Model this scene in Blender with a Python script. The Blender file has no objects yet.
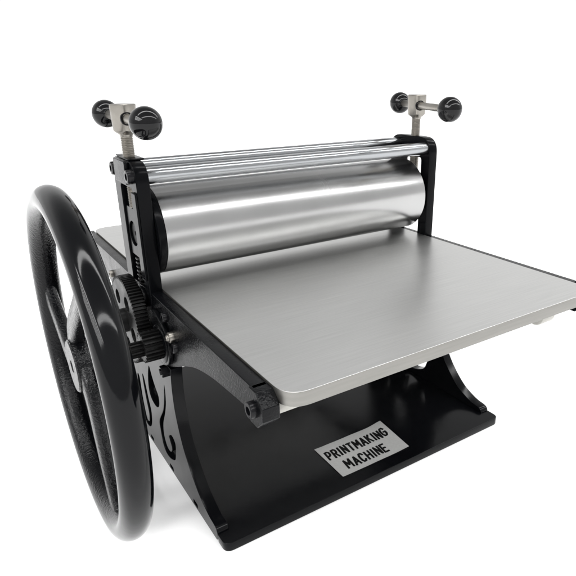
import bpy, math, random
from mathutils import Vector, Matrix
random.seed(4)
PI = math.pi
S = 0.01                                   # modelling unit: centimetres
scn = bpy.context.scene
col = scn.collection

# ------------------------------------------------------------------ camera
cd = bpy.data.cameras.new('camera')
cam = bpy.data.objects.new('camera', cd); col.objects.link(cam)
cd.sensor_width = 36; cd.lens = 36*569.45/576
cd.shift_x = -(330.85-288)/576; cd.shift_y = (298.6-288)/576
cd.clip_start = 0.01; cd.clip_end = 200
fw = Vector((0.52182809, 0.76855519, -0.37015992))
rt = Vector((0.82666059, -0.56269322, -0.00293409))
up = Vector((0.21054149, 0.30446553, 0.92896341))
m = Matrix((rt, up, -fw)).transposed().to_4x4()
m.translation = Vector((-11.6635, -45.303, 33.2992))*S
cam.matrix_world = m
scn.camera = cam

# ------------------------------------------------------------------ world: white studio
w = bpy.data.worlds.new('World'); scn.world = w; w.use_nodes = True
nt = w.node_tree; nt.nodes.clear()
def nd(t, **k):
    n = nt.nodes.new(t)
    for a, b in k.items(): setattr(n, a, b)
    return n
out = nd('ShaderNodeOutputWorld'); bg = nd('ShaderNodeBackground')
tc = nd('ShaderNodeTexCoord'); sp = nd('ShaderNodeSeparateXYZ')
nt.links.new(tc.outputs['Generated'], sp.inputs[0])
def ramp(src, stops, interp='LINEAR'):
    r = nd('ShaderNodeValToRGB'); r.color_ramp.interpolation = interp
    e = r.color_ramp.elements
    while len(e) > 1: e.remove(e[0])
    e[0].position = stops[0][0]; e[0].color = (stops[0][1],)*3+(1,)
    for p, v in stops[1:]:
        q = e.new(p); q.color = (v,)*3+(1,)
    nt.links.new(src, r.inputs[0]); return r.outputs[0]
def mth(op, a, b):
    n = nd('ShaderNodeMath', operation=op)
    for i, v in enumerate((a, b)):
        if isinstance(v, (int, float)): n.inputs[i].default_value = v
        else: nt.links.new(v, n.inputs[i])
    return n.outputs[0]
half = lambda s: mth('MULTIPLY_ADD', s, 0.5)
def remap(s):
    n = nd('ShaderNodeMath', operation='MULTIPLY_ADD'); nt.links.new(s, n.inputs[0]); n.inputs[1].default_value = .5; n.inputs[2].default_value = .5
    return n.outputs[0]
# ceiling brightness by height, dimmer room behind the camera (-y), white sweep beyond the press (+y)
front = ramp(remap(sp.outputs[2]), [(0, .7), (.5, .72), (.62, .8), (.74, .8), (.88, .6), (1, .4)])
back = ramp(remap(sp.outputs[2]), [(0, 1.03), (.5, 1.04), (.555, 1.04), (.60, .92), (.70, 1.0), (.80, .65), (.90, .4), (1, .4)])
tdir = mth('ADD', mth('MULTIPLY', sp.outputs[0], .5), mth('MULTIPLY', sp.outputs[1], .86))
yy = ramp(remap(tdir), [(0, 0), (.38, 0), (.6, 1), (1, 1)])
mx = nd('ShaderNodeMix', data_type='RGBA')
nt.links.new(yy, mx.inputs[0]); nt.links.new(front, mx.inputs[6]); nt.links.new(back, mx.inputs[7])
# rows of bright ceiling tubes: u, v are positions on the ceiling plane
zc = mth('MAXIMUM', sp.outputs[2], .02)
u = mth('DIVIDE', sp.outputs[1], zc); v = mth('DIVIDE', sp.outputs[0], zc)
def band(c, lo, hi): return mth('MULTIPLY', mth('GREATER_THAN', c, lo), mth('LESS_THAN', c, hi))
def stripes(c, per, duty, off=0.): return mth('LESS_THAN', mth('FRACT', mth('DIVIDE', mth('ADD', c, 10+off), per), 0), duty)
# two overhead rows of thin tubes along the rollers, one short row along the wheel
def group(c, lo, hi, n): return mth('MULTIPLY', band(c, lo, hi), mth('LESS_THAN', mth('FRACT', mth('MULTIPLY', mth('SUBTRACT', c, lo), n/(hi-lo)), 0), .55))
rows = mth('MULTIPLY', mth('ADD', group(u, -.95, -.70, 1), group(u, -.06, .14, 1)), band(v, -.9, 2.4))
cols = mth('MULTIPLY', group(v, -2.5, -1.0, 5), mth('MULTIPLY', band(u, -1.4, .3), mth('LESS_THAN', mth('FRACT', mth('MULTIPLY', mth('SUBTRACT', v, -2.5), 5/1.5), 0), .28)))
tubes = mth('ADD', mth('MULTIPLY', rows, 14.5), mth('MULTIPLY', cols, 30.0))
ad = nd('ShaderNodeMix', data_type='RGBA', blend_type='ADD'); ad.inputs[0].default_value = 1
cb = nd('ShaderNodeCombineColor')
for i in range(3): nt.links.new(tubes, cb.inputs[i])
nt.links.new(mx.outputs[2], ad.inputs[6]); nt.links.new(cb.outputs[0], ad.inputs[7])
nt.links.new(ad.outputs[2], bg.inputs[0]); bg.inputs[1].default_value = 1.0
nt.links.new(bg.outputs[0], out.inputs[0])
w.cycles.sampling_method = 'MANUAL'; w.cycles.sample_map_resolution = 2048

def area(name, loc, target, sx, sy, power, colr=(1, .98, .95)):
    l = bpy.data.lights.new(name, 'AREA'); l.shape = 'RECTANGLE'; l.size = sx; l.size_y = sy; l.energy = power; l.color = colr
    o = bpy.data.objects.new(name, l); col.objects.link(o); o.location = loc
    d = (Vector(target)-Vector(loc)).normalized()
    o.rotation_euler = d.to_track_quat('-Z', 'Y').to_euler()
    return o
scn.view_settings.view_transform = 'Standard'
scn.view_settings.look = 'None'
scn.view_settings.exposure = 0
scn.view_settings.gamma = 1
scn.render.engine = 'CYCLES'

# ------------------------------------------------------------------ materials
def mat(name, base, rough, metal=0., spec=.5, bump=None, coat=0, rvar=None, aniso=0, cvar=None):
    """bump=(scale, strength, dist, stretch xyz); rvar=(scale xyz, amount); cvar=(scale xyz, amount)"""
    M = bpy.data.materials.new(name); M.use_nodes = True; t = M.node_tree; b = t.nodes['Principled BSDF']
    b.inputs['Base Color'].default_value = (*base, 1); b.inputs['Roughness'].default_value = rough
    b.inputs['Metallic'].default_value = metal; b.inputs['Specular IOR Level'].default_value = spec
    b.inputs['Coat Weight'].default_value = coat; b.inputs['Anisotropic'].default_value = aniso
    tc = t.nodes.new('ShaderNodeTexCoord')
    def noise(sc, detail=4):
        mp = t.nodes.new('ShaderNodeMapping'); mp.inputs['Scale'].default_value = sc
        t.links.new(tc.outputs['Object'], mp.inputs[0])
        n = t.nodes.new('ShaderNodeTexNoise'); n.inputs['Scale'].default_value = 1; n.inputs['Detail'].default_value = detail
        t.links.new(mp.outputs[0], n.inputs[0]); return n.outputs['Fac']
    def mr(src, a, c):
        r = t.nodes.new('ShaderNodeMapRange'); r.inputs[1].default_value = .3; r.inputs[2].default_value = .7
        r.inputs[3].default_value = a; r.inputs[4].default_value = c; t.links.new(src, r.inputs[0]); return r.outputs[0]
    if rvar: t.links.new(mr(noise(rvar[0]), max(0, rough-rvar[1]), rough+rvar[1]), b.inputs['Roughness'])
    if cvar:
        v = mr(noise(cvar[0]), 1-cvar[1], 1+cvar[1])
        m_ = t.nodes.new('ShaderNodeMix'); m_.data_type = 'RGBA'; m_.blend_type = 'MULTIPLY'; m_.inputs[0].default_value = 1
        m_.inputs[6].default_value = (*base, 1); t.links.new(v, m_.inputs[7]); t.links.new(m_.outputs[2], b.inputs['Base Color'])
    if bump:
        bn = t.nodes.new('ShaderNodeBump'); bn.inputs['Strength'].default_value = bump[1]; bn.inputs['Distance'].default_value = bump[2]
        t.links.new(noise(bump[0], bump[3] if len(bump) > 3 else 4), bn.inputs['Height']); t.links.new(bn.outputs[0], b.inputs['Normal'])
    return M
BLACK = (.0022, .0024, .003)
M_plate = mat('black_powder_coat', BLACK, .17, spec=.15, bump=((900,)*3, .06, .0003), rvar=((40,)*3, .05))
M_frame = mat('black_satin_frame_paint', BLACK, .2, spec=.07, bump=((500,)*3, .08, .0004), rvar=((40,)*3, .05))
M_cast = mat('black_painted_casting', BLACK, .22, spec=.15, bump=((650,)*3, .45, .0006, 3), rvar=((60,)*3, .06))
M_castgloss = mat('rough_casting_gloss_paint', BLACK, .13, spec=.30, bump=((520,)*3, .8, .0009, 3), rvar=((60,)*3, .05))
M_gloss = mat('black_gloss_enamel', BLACK, .10, spec=.26, bump=((70,)*3, .05, .0006), rvar=((30,)*3, .04))
M_plastic = mat('black_phenolic', (.003, .003, .0035), .08, spec=.28, bump=((60,)*3, .03, .0003))
M_gear = mat('black_oxide_steel', (.008, .008, .008), .30, metal=0., spec=.09, bump=((500,)*3, .2, .0004), rvar=((80,)*3, .08))
M_bolt = mat('black_bolt', (.004, .004, .005), .25, spec=.22, bump=((700,)*3, .1, .0003))
M_alu = mat('brushed_aluminium', (.61, .61, .60), .34, metal=1, bump=((30, 1300, 1300), .07, .0002, 2), rvar=((7, 14, 7), .035), cvar=((22, 800, 800), .05))
M_aluedge = mat('shaded_aluminium_edge', (.25, .245, .23), .42, metal=1, cvar=((30, 30, 600), .05))  # bed aluminium again, darkened in colour for the dimmer light on its sides
M_roll = mat('turned_steel', (.40, .40, .398), .25, metal=1, bump=((1400, 6, 6), .03, .0001, 2), rvar=((25, 9, 9), .03), cvar=((22, 12, 12), .03))
M_rod = mat('drawn_steel_bar', (.34, .35, .36), .22, metal=1, rvar=((30, 90, 90), .03))
M_steel = mat('stainless_steel', (.27, .255, .23), .34, metal=1, bump=((300,)*3, .12, .0003), cvar=((200,)*3, .06))
M_brass = mat('bright_spring_steel', (.36, .33, .28), .35, metal=1)
M_nylon = mat('white_nylon', (.42, .41, .38), .45, spec=.4)
M_label = mat('silver_foil_label', (.36, .36, .352), .42, metal=.2, bump=((45, 45, 45), .25, .0010), cvar=((500,)*3, .05))
M_ink = mat('black_ink', (.004, .004, .004), .6, spec=.05)
M_floor = mat('white_sweep_paper', (.96, .96, .96), .9, spec=.1)

# rim of the wheel: smooth enamel outside, rough casting towards the hub
WY, WZ = -5.15, 13.81
def wheel_mat():
    M = mat('black_enamel_wheel', BLACK, .10, spec=.20)
    t = M.node_tree; b = t.nodes['Principled BSDF']; N = t.nodes.new; L = t.links.new
    tc = N('ShaderNodeTexCoord'); s = N('ShaderNodeSeparateXYZ'); L(tc.outputs['Object'], s.inputs[0])
    def mt(op, a, b_):
        n = N('ShaderNodeMath'); n.operation = op
        for i, v in enumerate((a, b_)):
            if isinstance(v, (int, float)): n.inputs[i].default_value = v
            else: L(v, n.inputs[i])
        return n.outputs[0]
    dy = mt('SUBTRACT', s.outputs[1], WY*S); dz = mt('SUBTRACT', s.outputs[2], WZ*S)
    r = mt('SQRT', mt('ADD', mt('MULTIPLY', dy, dy), mt('MULTIPLY', dz, dz)), 0)
    mk = N('ShaderNodeMapRange'); L(r, mk.inputs[0]); mk.inputs[1].default_value = .1105; mk.inputs[2].default_value = .1155; mk.inputs[3].default_value = 1; mk.inputs[4].default_value = 0
    n1 = N('ShaderNodeTexNoise'); n1.inputs['Scale'].default_value = 520; n1.inputs['Detail'].default_value = 5; L(tc.outputs['Object'], n1.inputs[0])
    n2 = N('ShaderNodeTexNoise'); n2.inputs['Scale'].default_value = 45; L(tc.outputs['Object'], n2.inputs[0])
    h = mt('ADD', mt('MULTIPLY', n1.outputs[0], mt('ADD', mt('MULTIPLY', mk.outputs[0], .7), .012)), mt('MULTIPLY', n2.outputs[0], .2))
    bn = N('ShaderNodeBump'); bn.inputs['Strength'].default_value = .6; bn.inputs['Distance'].default_value = .0012; L(h, bn.inputs['Height']); L(bn.outputs[0], b.inputs['Normal'])
    return M
M_wheel = wheel_mat()

# ------------------------------------------------------------------ object helpers
root = bpy.data.objects.new('printing_press', None); col.objects.link(root)
root.location = (.15, 0, 0); root.empty_display_size = .05
root['label'] = 'black tabletop printing press with steel rollers, aluminium bed and large black handwheel'
root['category'] = 'printing press'
ROOTINV = Matrix.Translation((-.15, 0, 0))
def link(name, me, material, parent=root, label=None):
    if material: me.materials.append(material)
    o = bpy.data.objects.new(name, me); col.objects.link(o)
    if parent is not None:
        o.parent = parent
        if parent is root: o.matrix_parent_inverse = ROOTINV
    if label: o['label'] = label
    return o
def finish(me, ang=35):
    me.validate(); me.update()
    me.shade_smooth(); me.set_sharp_from_angle(angle=math.radians(ang))
    return me
def to_mesh(parts, ang=35):
    V, F = [], []
    for v, f in parts:
        o = len(V); V += [tuple(c*S for c in p) for p in v]; F += [tuple(i+o for i in q) for q in f]
    me = bpy.data.meshes.new('m'); me.from_pydata(V, [], F)
    return finish(me, ang)
def frame(d):
    d = Vector(d).normalized(); a = Vector((0, 0, 1)) if abs(d.z) < .9 else Vector((0, 1, 0))
    u = a.cross(d).normalized(); return d, u, d.cross(u)
def lathe(org, axis, prof, n=48, rot=0):
    """prof: list of (t, r) along the axis from org; r=0 closes"""
    d, u, v = frame(axis); org = Vector(org); V, F = [], []; rows = []
    for t, r in prof:
        if r <= 1e-6: rows.append([len(V)]); V.append(tuple(org+d*t))
        else:
            rows.append(list(range(len(V), len(V)+n)))
            for k in range(n):
                a = 2*PI*k/n+rot; V.append(tuple(org+d*t+(u*math.cos(a)+v*math.sin(a))*r))
    for A, B in zip(rows, rows[1:]):
        if len(A) == 1 and len(B) == 1: continue
        for k in range(n):
            k2 = (k+1) % n
            if len(A) == 1: F.append((A[0], B[k2], B[k]))
            elif len(B) == 1: F.append((A[k], A[k2], B[0]))
            else: F.append((A[k], A[k2], B[k2], B[k]))
    return V, F
def cyl(org, axis, L, r, b=.06, n=40, rot=0):
    return lathe(org, axis, [(0, 0), (0, r-b), (b*.3, r-b*.3), (b, r), (L-b, r), (L-b*.3, r-b*.3), (L, r-b), (L, 0)], n, rot)
def sphere(c, r, n=40):
    return lathe(c, (0, 0, 1), [(-r*math.cos(PI*i/24), r*math.sin(PI*i/24) if 0 < i < 24 else 0) for i in range(25)], n)
def hexhead(c, axis, R=.55, h=.4, nut=False):
    """socket cap or hex nut standing on c"""
    if nut:
        return [lathe(c, axis, [(0, 0), (0, R), (h-.06, R), (h, R-.07), (h, .28), (h-.1, .24), (h-.1, 0)], 6), cyl(c, axis, h+.12, .26, .05, 20)]
    return [lathe(c, axis, [(0, 0), (0, R), (h-.09, R), (h-.02, R-.04), (h, R-.1), (h, R*.52), (h-.25, R*.50), (h-.25, 0)], 36)]
def solid(loops, x0, x1, bev=.05, plane='YZ', holes=(), seg=2):
    """loops in cm; filled outline with holes, given thickness x0..x1 and bevelled rims"""
    cu = bpy.data.curves.new('c', 'CURVE'); cu.dimensions = '2D'; cu.fill_mode = 'BOTH'
    for lp in [loops]+list(holes):
        s = cu.splines.new('POLY'); s.points.add(len(lp)-1)
        for p, q in zip(s.points, lp): p.co = (q[0], q[1], 0, 1)
        s.use_cyclic_u = True
    cu.extrude = (x1-x0)/2-bev; cu.bevel_depth = bev; cu.bevel_resolution = seg; cu.offset = -bev
    o = bpy.data.objects.new('t', cu); col.objects.link(o)
    dg = bpy.context.evaluated_depsgraph_get()
    me = bpy.data.meshes.new_from_object(o.evaluated_get(dg))
    col.objects.unlink(o); bpy.data.objects.remove(o)
    xm = (x0+x1)/2; V = []
    for v in me.vertices:
        a, b, c = v.co
        V.append((c+xm, a, b) if plane == 'YZ' else (a, b, c+xm))
    F = [tuple(p.vertices) for p in me.polygons]
    bpy.data.meshes.remove(me)
    return V, F
def rounded(pts, r, n=6):
    """round polygon corners; r may be a list"""
    out = []
    N = len(pts)
    for i in range(N):
        p = Vector(pts[i]); a = Vector(pts[i-1]); b = Vector(pts[(i+1) % N])
        ri = r[i] if isinstance(r, (list, tuple)) else r
        if ri <= 0: out.append(tuple(p)); continue
        d1 = (a-p).normalized(); d2 = (b-p).normalized(); ang = d1.angle(d2)
        t = min(ri/math.tan(ang/2), (a-p).length*.49, (b-p).length*.49); 
        q0 = p+d1*t; q1 = p+d2*t
        for k in range(n+1):
            s = k/n; out.append(tuple(q0*(1-s)**2+p*2*s*(1-s)+q1*s**2))
    return out
def smooth(pts, n=5, closed=True):
    """Catmull-Rom"""
    out = []; N = len(pts)
    for i in range(N if closed else N-1):
        g = lambda j: Vector(pts[j % N]) if closed else Vector(pts[max(0, min(N-1, j))])
        p0, p1, p2, p3 = g(i-1), g(i), g(i+1), g(i+2)
        for k in range(n):
            t = k/n
            out.append(tuple(.5*((2*p1)+(-p0+p2)*t+(2*p0-5*p1+4*p2-p3)*t*t+(-p0+3*p1-3*p2+p3)*t**3)))
    if not closed: out.append(tuple(pts[-1]))
    return out
def box(x0, x1, y0, y1, z0, z1, b=.08, plane='YZ'):
    if plane == 'YZ': return solid(rounded([(y0, z0), (y1, z0), (y1, z1), (y0, z1)], b, 3), x0, x1, min(b, .06))
    return solid(rounded([(x0, y0), (x1, y0), (x1, y1), (x0, y1)], b, 3), z0, z1, min(b, .06), 'XY')
def sweep(path, sec, caps=True):
    """path: list of Vector; sec(i, s) -> list of (a,b) in the frame (side, x-axis)"""
    V, F = [], []; n = None
    for i, p in enumerate(path):
        t = (path[min(i+1, len(path)-1)]-path[max(i-1, 0)]).normalized()
        X = Vector((1, 0, 0)); side = t.cross(X).normalized()
        ring = sec(i/(len(path)-1)); n = len(ring)
        for a, b in ring: V.append(tuple(p+side*a+X*b))
    for i in range(len(path)-1):
        for k in range(n):
            k2 = (k+1) % n; F.append((i*n+k, i*n+k2, (i+1)*n+k2, (i+1)*n+k))
    if caps: F.append(tuple(range(n))[::-1]); F.append(tuple(range((len(path)-1)*n, len(path)*n)))
    return V, F
def tube(path, r, n=12):
    V, F = [], []
    for i, p in enumerate(path):
        t = (path[min(i+1, len(path)-1)]-path[max(i-1, 0)]).normalized(); d, u, v = frame(t)
        for k in range(n):
            a = 2*PI*k/n; V.append(tuple(p+(u*math.cos(a)+v*math.sin(a))*r))
    for i in range(len(path)-1):
        for k in range(n):
            k2 = (k+1) % n; F.append((i*n+k, i*n+k2, (i+1)*n+k2, (i+1)*n+k))
    return V, F

# ------------------------------------------------------------------ the surface
me = bpy.data.meshes.new('m'); R_ = 30
me.from_pydata([(-R_, -R_, 0), (R_, -R_, 0), (R_, R_, 0), (-R_, R_, 0)], [], [(0, 1, 2, 3)])
fl = bpy.data.objects.new('table_surface', me); col.objects.link(fl); me.materials.append(M_floor); fl['kind'] = 'structure'
GZ = .02                                    # press stands this much above its own z = 0
fl.location.z = -GZ*S

# ------------------------------------------------------------------ base plate
bp = rounded([(.0, -14.15), (30, -14.15), (30, -12.75), (29.02, -12.75), (29.02, 12.75), (30, 12.75), (30, 14.15), (0, 14.15), (0, 12.75), (.98, 12.75), (.98, -12.75), (0, -12.75)],
             [1.3, 1.3, .1, .1, .1, .1, 1.3, 1.3, .1, .1, .1, .1], 8)
link('base_plate', to_mesh([solid(bp, 0, .76, .05, 'XY')]), M_plate)

# ------------------------------------------------------------------ side plates with scroll cut-outs
edge = [(-12.45, 0), (-12.72, .25), (-12.72, .75), (-12.5, 1.12), (-12.1, 1.25), (-11.3, 1.36), (-10.4, 1.66), (-9.4, 2.15), (-8.3, 3.05), (-7.3, 4.15), (-6.55, 5.3), (-6.0, 6.6), (-5.65, 8.0), (-5.55, 9.4), (-5.65, 10.8), (-5.85, 11.75)]
edge = smooth(edge, 4, False)
outline = edge+[(-y, z) for y, z in reversed(edge)]
cutA = [(-3.58, 9.3), (-3.42, 7.62), (-2.74, 6.14), (-1.8, 4.6), (-1.58, 3.22), (-2.15, 2.31), (-2.99, 2.29), (-3.55, 2.95), (-3.21, 3.65), (-3.13, 4.04), (-3.92, 4.48), (-4.64, 4.1), (-4.39, 2.81), (-3.85, 1.92), (-2.27, 1.31), (-1.06, 1.65), (-0.67, 3.23), (-0.75, 4.34), (-2.34, 6.23), (-3.09, 7.81)]
cutB = [(5.03, 6.25), (4.98, 3.71), (4.48, 1.8), (3.38, 1.43), (2.26, 2.18), (1.72, 3.85), (2.16, 5.26), (2.75, 7.14), (3.2, 7.0), (2.95, 4.79), (2.6, 3.22), (2.94, 2.19), (3.69, 2.24), (4.18, 4.12), (4.35, 6.4)]
cutC = [(0.38, 9.3), (-.1, 8.5), (-0.69, 7.75), (-1.39, 7.05), (-1.19, 6.08), (-0.31, 5.48), (0.94, 5.66), (1.45, 6.31), (1.3, 7.59), (.8, 8.8)]
cutD = [(6.6, 3.4), (7.7, 2.4), (9.0, 1.7), (8.4, 2.6), (7.5, 3.6), (6.4, 5.0)]
tabs = [rounded([(a-.45, .22), (a+.45, .22), (a+.45, .62), (a-.45, .62)], .08, 2) for a in (-8.3, -2.7, 2.7, 8.3)]
cuts = [smooth(c, 4) for c in (cutA, cutB, cutC, cutD)]
sp_l = link('side_plate', to_mesh([solid(outline, .0, .96, .04, holes=cuts+tabs)]), M_plate, label='left black side plate with flame scroll cut-outs')
sp_r = link('side_plate', to_mesh([solid(outline, 29.04, 30, .04, holes=cuts)]), M_plate, label='right black side plate')
for yy_, zz_ in ((-4.75, 11.2), (4.75, 11.2)):
    link('hex_nut', to_mesh(hexhead((0.02, yy_, zz_), (-1, 0, 0), .5, .5, True), 25), M_bolt, sp_l)
    link('hex_nut', to_mesh(hexhead((29.98, yy_, zz_), (1, 0, 0), .5, .5, True), 25), M_bolt, sp_r)

# ------------------------------------------------------------------ cast bed rails with octagonal arm ends
TOPZ = 17.22
low = smooth([(-5.2, 11.77), (-6.6, 12.3), (-8.4, 13.15), (-10.2, 13.95), (-12, 14.55), (-14.5, 15.05), (-17, 15.3), (-19.6, 15.5)], 4, False)
def rail(x0, x1, sgn):
    f = [(-20.45, TOPZ), (-20.45, 15.6)]+low[::-1]
    r = [(-y*.93, z) for y, z in low]+[(19.0, 15.6), (19.0, TOPZ)]
    prof = f+r
    return solid(prof[::-1] if False else prof, x0, x1, .05)
def octo(yc, zc, a, b):
    k = .36
    return [(yc-a, zc-b*k), (yc-a*k, zc-b), (yc+a*k, zc-b), (yc+a, zc-b*k), (yc+a, zc+b*k), (yc+a*k, zc+b), (yc-a*k, zc+b), (yc-a, zc+b*k)]
def arm_end(x0, x1, y):
    return solid(rounded(octo(y, 16.08, 1.15, 1.14), .12, 3), x0, x1, .06)
for side in (0, 1):
    X = (lambda v: v) if side == 0 else (lambda v: 30-v)
    g = lambda a, b: (min(X(a), X(b)), max(X(a), X(b)))
    o = -1 if side == 0 else 1
    rl = link('bed_rail', to_mesh([rail(*g(.03, .93), 1)]), M_cast)
    for y in (-20.55, 19.1):
        link('arm_end', to_mesh([arm_end(*g(-.08, 1.0), y)]), M_cast, rl)
        link('bolt', to_mesh(hexhead((X(-.08), y-.05, 16.0), (o, 0, 0), .50, .34)), M_bolt, rl)
    for y in (9.1, -9.6):
        if side == 1 or y > 0: link('screw', to_mesh(hexhead((X(.03), y, 15.4), (o, 0, 0), .34, .3)), M_bolt if side else M_steel, rl)

# ------------------------------------------------------------------ bed plate
XL, XR, YF, YB, ZT = .99, 29.01, -22.54, 19.78, 17.365
bed = rounded([(XL, YF), (XR, YF), (XR, YB), (XL, YB)], 1.55, 10)
bo = link('bed_plate', to_mesh([solid(bed, ZT-.92, ZT, .022, 'XY', seg=2)]), M_alu)
bo.data.materials.append(M_aluedge)
for p_ in bo.data.polygons:
    if abs(p_.normal.z) < .5: p_.material_index = 1

# support rollers under the two ends of the bed
for y in (-20.55, 19.1):
    ax = link('support_axle', to_mesh([cyl((1.0, y, 16.0), (1, 0, 0), 28, .3)]), M_bolt)
    for x, L, r_ in ((1.25, 3.1, .6), (12.1, 1.7, .62), (24.3, 1.5, .8)):
        link('support_roller', to_mesh([cyl((x, y, 16.43-r_), (1, 0, 0), L, r_, .08)]), M_nylon, ax)
# drive roller under the bed
dr = link('drive_roller', to_mesh([cyl((1.2, 0, 14.3), (1, 0, 0), 27.6, 2.12, .08, 64)]), M_roll)

# ------------------------------------------------------------------ uprights
UH = 27.2
def upright(x0, x1):
    o = rounded([(-2.98, 13.2), (2.98, 13.2), (2.98, UH), (-2.98, UH)], [.2, .2, 1.3, 1.6], 10)
    slot = rounded([(-1.75, 16.2), (1.35, 16.2), (1.35, 25.2), (-1.75, 25.2)], [.1, .1, .35, .35], 4)
    return solid(o, x0, x1, .06, holes=[slot])
for side in (0, 1):
    X = (lambda v: v) if side == 0 else (lambda v: 30-v)
    g = lambda a, b: (min(X(a), X(b)), max(X(a), X(b)))
    o = -1 if side == 0 else 1
    u = link('upright', to_mesh([upright(*g(-.02, .985))]), M_frame)
    if side == 0: link('top_cap', to_mesh([box(*g(-.36, -.02), -1.65, 1.35, 25.5, 27.22, .15), box(*g(.0, 1.25), -1.5, .9, UH, UH+.15, .1), box(*g(.1, .9), 1.1, 2.2, UH, UH+.13, .1)]), M_cast, u)
    for y, z in ((-2.3, 26.2), (2.3, 26.25)):
        if side == 0: link('bolt', to_mesh(hexhead((X(-.02), y, z), (o, 0, 0), .52, .48 if y < 0 else .36)), M_bolt, u)
    if side == 0: link('guide_strip', to_mesh([box(*g(-.2, -.02), -2.93, -1.9, 18.2, 25.0, .08)]), M_frame, u)
    bb = link('bearing_block', to_mesh([solid(rounded([(-1.7, 19.5), (1.3, 19.5), (1.3, 23.1), (.9, 23.5), (-1.4, 23.5), (-1.7, 23.1)], .08, 2), *g(.12, .95), .05,
              holes=[[(0.05+1.0*math.cos(a*PI/18), 21.35+1.0*math.sin(a*PI/18)) for a in range(36)]])]), M_frame)
    link('axle_end', to_mesh([lathe((X(.9), .05, 21.35), (o, 0, 0), [(0, 0), (0, .93), (.55, .93), (.62, .86), (.62, .2), (.5, .12), (.5, 0)], 36)]), M_gear, bb)
    # return spring below the block
    pth = [Vector((X(.45)+.38*math.cos(a), -.2+.72*math.sin(a), 16.7+2.8*a/(2*PI*8))) for a in [i*2*PI*8/260 for i in range(261)]]
    if side == 0: link('spring', to_mesh([tube(pth, .09, 8)], 80), M_gear)
    # tightening screw with T handle
    sx, sy = X(.5), -.2
    th = [(0, 0), (0, .36)]
    z = 0.1; top = 5.6
    while z < top-.1: th += [(z, .41), (z+.045, .465), (z+.065, .465), (z+.11, .41)]; z += .125
    th += [(top, .42), (top, 0)]
    s = link('tightening_screw', to_mesh([lathe((sx, sy, 23.4), (0, 0, 1), th, 32)], 50), M_steel)
    ph = -1.595 if side == 0 else -1.919
    s1, s2 = (5.58, 5.76) if side == 0 else (7.6, 4.75)
    hz = 30.15
    d = Vector((math.cos(ph), math.sin(ph), 0)); n_ = Vector((-d.y, d.x, 0))
    c = Vector((sx, sy, hz))
    # square head, flaring out of a round neck, with the cross hole faced towards the bar ends
    V, F = [], []
    prof = [(-1.35, .44, 0), (-1.15, .50, .0), (-.98, .70, .1), (-.85, .77, .2), (.86, .83, .2), (.95, .82, .2), (1.0, .77, .2)]
    N = 32
    for t, r, q in prof:
        for k in range(N):
            a = 2*PI*k/N; ca, sa = math.cos(a), math.sin(a); a2 = a+(.62 if side == 0 else .5)
            e1 = d*math.cos(a2)+n_*math.sin(a2)
            p = 2+6*q; rr = r/((abs(ca)**p+abs(sa)**p)**(1/p))
            pt = c+e1*rr; V.append((pt.x, pt.y, hz+t))
    for i in range(len(prof)-1):
        for k in range(N):
            k2 = (k+1) % N; F.append((i*N+k, i*N+k2, (i+1)*N+k2, (i+1)*N+k))
    F.append(tuple(range(N))[::-1]); F.append(tuple(range((len(prof)-1)*N, len(prof)*N)))
    hd = link('screw_head', to_mesh([(V, F)]), M_steel, s)
    link('hole_rim', to_mesh([lathe(c+d*.5, d, [(0, .36), (.42, .37), (.43, .47), (.3, .50)], 32), lathe(c-d*.5, -d, [(0, .36), (.42, .37), (.43, .47), (.3, .5)], 32)]), M_bolt, hd)
    hb = link('handle_bar', to_mesh([cyl(c-d*(s2-.5), d, s1+s2-1.0, .34, .04, 24)]), M_steel, s)
    for e, sg in ((s1, 1), (s2, -1)):
        link('ball_knob', to_mesh([sphere(c+d*sg*e, 1.1), cyl(c+d*sg*(e-1.14), d*sg, .4, .42, .04, 24)], 60), M_plastic, hb)

# tie rods
for y, z in ((-2.2, 26.12), (1.85, 26.28)):
    link('tie_rod', to_mesh([cyl((.95, y, z), (1, 0, 0), 28.1, .62, .04, 48)]), M_rod)

# ------------------------------------------------------------------ upper roller
ur = link('upper_roller', to_mesh([cyl((1.62, 0, 21.46), (1, 0, 0), 26.6, 3.56, .07, 128)], 30), M_roll)
link('roller_collar', to_mesh([cyl((1.0, 0, 21.46), (1, 0, 0), .62, 3.58, .12, 96)]), M_frame, ur)
link('roller_collar', to_mesh([cyl((28.22, 0, 21.38), (1, 0, 0), .7, 2.0, .1, 64)]), M_gloss, ur)

# ------------------------------------------------------------------ gear train on the left
def gear_loop(yc, zc, R, n, dep):
    lp = []
    for i in range(n):
        a = 2*PI*i/n; w_ = 2*PI/n
        for f, r in ((-.30, R-dep), (-.16, R), (.16, R), (.30, R-dep)):
            lp.append((yc+r*math.cos(a+f*w_), zc+r*math.sin(a+f*w_)))
    return lp
def circ(yc, zc, r, n=32): return [(yc+r*math.cos(2*PI*i/n), zc+r*math.sin(2*PI*i/n)) for i in range(n)]
GY, GZc = .0, 14.25
holes = [circ(GY+2.15*math.cos(math.radians(a)), GZc+2.15*math.sin(math.radians(a)), .62) for a in (52, 124, 196, 268, 340)]
gr = link('large_gear', to_mesh([solid(gear_loop(GY, GZc, 3.72, 80, .22), -1.5, -.45, .025, holes=holes, seg=1)], 25), M_gear)
link('gear_hub', to_mesh([cyl((-.45, GY, GZc), (-1, 0, 0), 1.5, 1.0, .08), *hexhead((-1.95, GY, GZc), (-1, 0, 0), .5, .3)]), M_gear, gr)
pn = link('pinion', to_mesh([solid(gear_loop(WY+.1, WZ, 1.2, 20, .2), -1.75, -.35, .025, seg=1)], 25), M_gear)
link('drive_shaft', to_mesh([solid(gear_loop(WY, WZ, .62, 12, .14), -4.8, -1.7, .02, seg=1), cyl((-.4, WY, WZ), (1, 0, 0), 1.4, .5)]), M_gear, pn)
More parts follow.
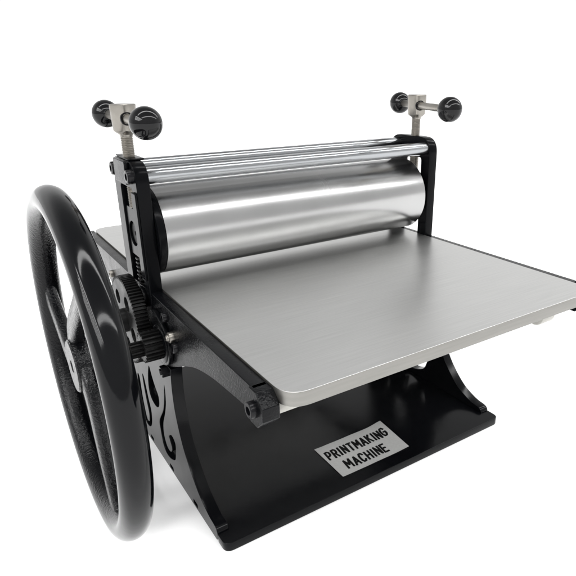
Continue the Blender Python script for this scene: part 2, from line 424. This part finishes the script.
# bearing bracket that carries the pinion shaft
br = link('bearing_bracket', to_mesh([
    solid(smooth([(-3.6, 12.2), (-5.2, 12.0), (-6.6, 12.7), (-7.1, 14.0), (-6.6, 15.2), (-5.3, 16.0), (-3.7, 16.2), (-2.9, 15.2), (-2.7, 13.6)], 4), -.32, .03, .05),
    cyl((.0, WY, WZ), (-1, 0, 0), .40, 1.55, .1), cyl((.02, -1.2, 16.4), (-1, 0, 0), .36, .9, .08)]), M_cast)
for y, z, mt_ in ((-7.3, 15.15, M_steel), (-6.2, 16.35, M_bolt), (-3.2, 12.9, M_bolt), (-7.9, 14.5, M_bolt)):
    link('bolt', to_mesh([*hexhead((.04, y, z), (-1, 0, 0), .42, .38), lathe((-.30, y, z), (-1, 0, 0), [(0, .26), (.1, .25), (.22, .17), (.27, 0)], 20)] if mt_ is M_steel else hexhead((.04, y, z), (-1, 0, 0), .38, .34)), mt_, br)

# ------------------------------------------------------------------ handwheel
WX = -6.0
hw = bpy.data.objects.new('handwheel', None); col.objects.link(hw); hw.parent = root; hw.matrix_parent_inverse = ROOTINV
V, F = [], []; NU, NV = 220, 40
for i in range(NU):
    a = 2*PI*i/NU
    for j in range(NV):
        b = 2*PI*j/NV; r = 11.75+1.0*math.cos(b)
        V.append((WX+1.02*math.sin(b), WY+r*math.cos(a), WZ+r*math.sin(a)))
for i in range(NU):
    for j in range(NV):
        i2, j2 = (i+1) % NU, (j+1) % NV
        F.append((i*NV+j, i*NV+j2, i2*NV+j2, i2*NV+j))
link('rim', to_mesh([(V, F)], 80), M_wheel, hw)
def spoke(ang):
    a0 = math.radians(ang); path = []
    for i in range(25):
        s = i/24; r = 1.2+9.95*s; a = a0-math.radians(60)*math.exp(-(r-1.5)/2.5)
        path.append(Vector((WX+.05-.15*(1-s), WY+r*math.cos(a), WZ+r*math.sin(a))))
    def sec(s):
        w_ = .66+.3*(1-s)**2+.6*max(0, (s-.75)/.25)**2; h = .5
        return [(w_*math.copysign(abs(math.cos(t))**.6, math.cos(t)), h*math.copysign(abs(math.sin(t))**.6, math.sin(t))) for t in [2*PI*k/24 for k in range(24)]]
    return sweep(path, sec)
for ang in (172, 232, 0):
    pass
# angles measured from +y; front is -y
for ang in (170, 50, 290):
    link('spoke', to_mesh([spoke(180-ang)], 50), M_castgloss, hw)
link('hub', to_mesh([lathe((-6.75, WY, WZ), (1, 0, 0), [(.5, 0), (.5, .42), (0, .46), (0, 1.85), (.1, 1.95), (.7, 2.0), (1.2, 2.0), (1.6, 1.7), (1.8, 1.2), (1.8, 0)], 56)], 40), M_castgloss, hw)

# ------------------------------------------------------------------ foil name label on the base
def label_mesh():
    nx, ny = 40, 26; x0, x1, y0, y1 = 11.62, 19.15, -12.8, -8.2; V, F = [], []
    def z(u, v): return .775+1.6*max(0, u-.80)**1.5*(.5+v)+.05*max(0, .12-u)*6+.012*math.sin(u*9+v*3)**2
    for lay in (0, 1):
        for j in range(ny+1):
            for i in range(nx+1):
                u, v = i/nx, j/ny
                V.append((x0+(x1-x0)*u+.25*v*(u > .99), y0+(y1-y0)*v, z(u, v)+.02*lay))
    n = (nx+1)*(ny+1); q = lambda i, j, l: l*n+j*(nx+1)+i
    for j in range(ny):
        for i in range(nx):
            F.append((q(i, j, 1), q(i+1, j, 1), q(i+1, j+1, 1), q(i, j+1, 1))); F.append((q(i, j, 0), q(i, j+1, 0), q(i+1, j+1, 0), q(i+1, j, 0)))
    for i in range(nx): F.append((q(i, 0, 0), q(i+1, 0, 0), q(i+1, 0, 1), q(i, 0, 1))); F.append((q(i+1, ny, 0), q(i, ny, 0), q(i, ny, 1), q(i+1, ny, 1)))
    for j in range(ny): F.append((q(0, j+1, 0), q(0, j, 0), q(0, j, 1), q(0, j+1, 1))); F.append((q(nx, j, 0), q(nx, j+1, 0), q(nx, j+1, 1), q(nx, j, 1)))
    return (V, F), z
lm, zf = label_mesh()
npl = link('name_label', to_mesh([lm]), M_label, label='silver foil label with black lettering')
GL = {   # strokes on a 0..1 x 0..1 cell
 'P': [[(0, 0), (0, 1), (.6, 1), (.9, .88), (.95, .72), (.88, .55), (.6, .45), (0, .45)]],
 'R': [[(0, 0), (0, 1), (.6, 1), (.9, .88), (.95, .72), (.88, .57), (.6, .48), (0, .48)], [(.5, .48), (1, 0)]],
 'I': [[(.5, 0), (.5, 1)]], 'N': [[(0, 0), (0, 1), (1, 0), (1, 1)]], 'T': [[(0, 1), (1, 1)], [(.5, 1), (.5, 0)]],
 'M': [[(0, 0), (.05, 1), (.5, .35), (.95, 1), (1, 0)]], 'A': [[(0, 0), (.5, 1), (1, 0)], [(.2, .3), (.8, .3)]],
 'K': [[(0, 0), (0, 1)], [(.95, 1), (.08, .45)], [(.3, .6), (1, 0)]],
 'G': [[(.95, .82), (.7, 1), (.3, 1), (.04, .78), (0, .5), (.04, .22), (.3, 0), (.7, 0), (.97, .2), (.97, .48), (.55, .48)]],
 'C': [[(.95, .8), (.7, 1), (.3, 1), (.04, .78), (0, .5), (.04, .22), (.3, 0), (.7, 0), (.97, .2)]],
 'H': [[(0, 0), (0, 1)], [(1, 0), (1, 1)], [(0, .5), (1, .5)]], 'E': [[(1, 1), (0, 1), (0, 0), (1, 0)], [(0, .52), (.85, .52)]]}
WD = {'I': .12, 'M': .62, 'T': .48, 'A': .52, 'G': .5}
def text(body, xc, yc, width, height, pen=.225):
    V, F = [], []; lev = 0
    ws = [WD.get(c, .46) for c in body]; gap = .31
    tot = sum(ws)+gap*(len(ws)-1); k = (width-pen)/tot; x = xc-(width-pen)/2
    for c, w_ in zip(body, ws):
        jx = random.uniform(-.02, .02); jy = random.uniform(-.03, .03)
        for st in GL[c]:
            lev = (lev+1) % 5
            P = [Vector((x+jx+a*w_*k+(b-.5)*.10, yc+jy+(b-.5)*(height-pen))) for a, b in st]
            for i in range(len(P)-1):
                d0 = (P[i+1]-P[i]).normalized(); n = Vector((-d0.y, d0.x))*pen/2; e = d0*pen*.38; o = len(V)
                for q in (P[i]-e+n*.8, P[i]-e-n*.8, P[i+1]+e-n*.8, P[i+1]+e+n*.8, P[i+1]+n, P[i]+n, P[i+1]-n, P[i]-n):
                    V.append((q.x, q.y, zf((q.x-11.62)/7.53, (q.y+12.8)/4.6)+.023+.0011*((lev+i*2) % 7)))
                F.append((o, o+1, o+7, o+6, o+2, o+3, o+4, o+5))
        x += (w_+gap)*k
    return V, F
link('lettering', to_mesh([text('PRINTMAKING', 15.42, -9.72, 6.95, 1.32), text('MACHINE', 15.05, -11.62, 4.75, 1.32)]), M_ink, npl)

# seat every part on the surface
bpy.context.view_layer.update()
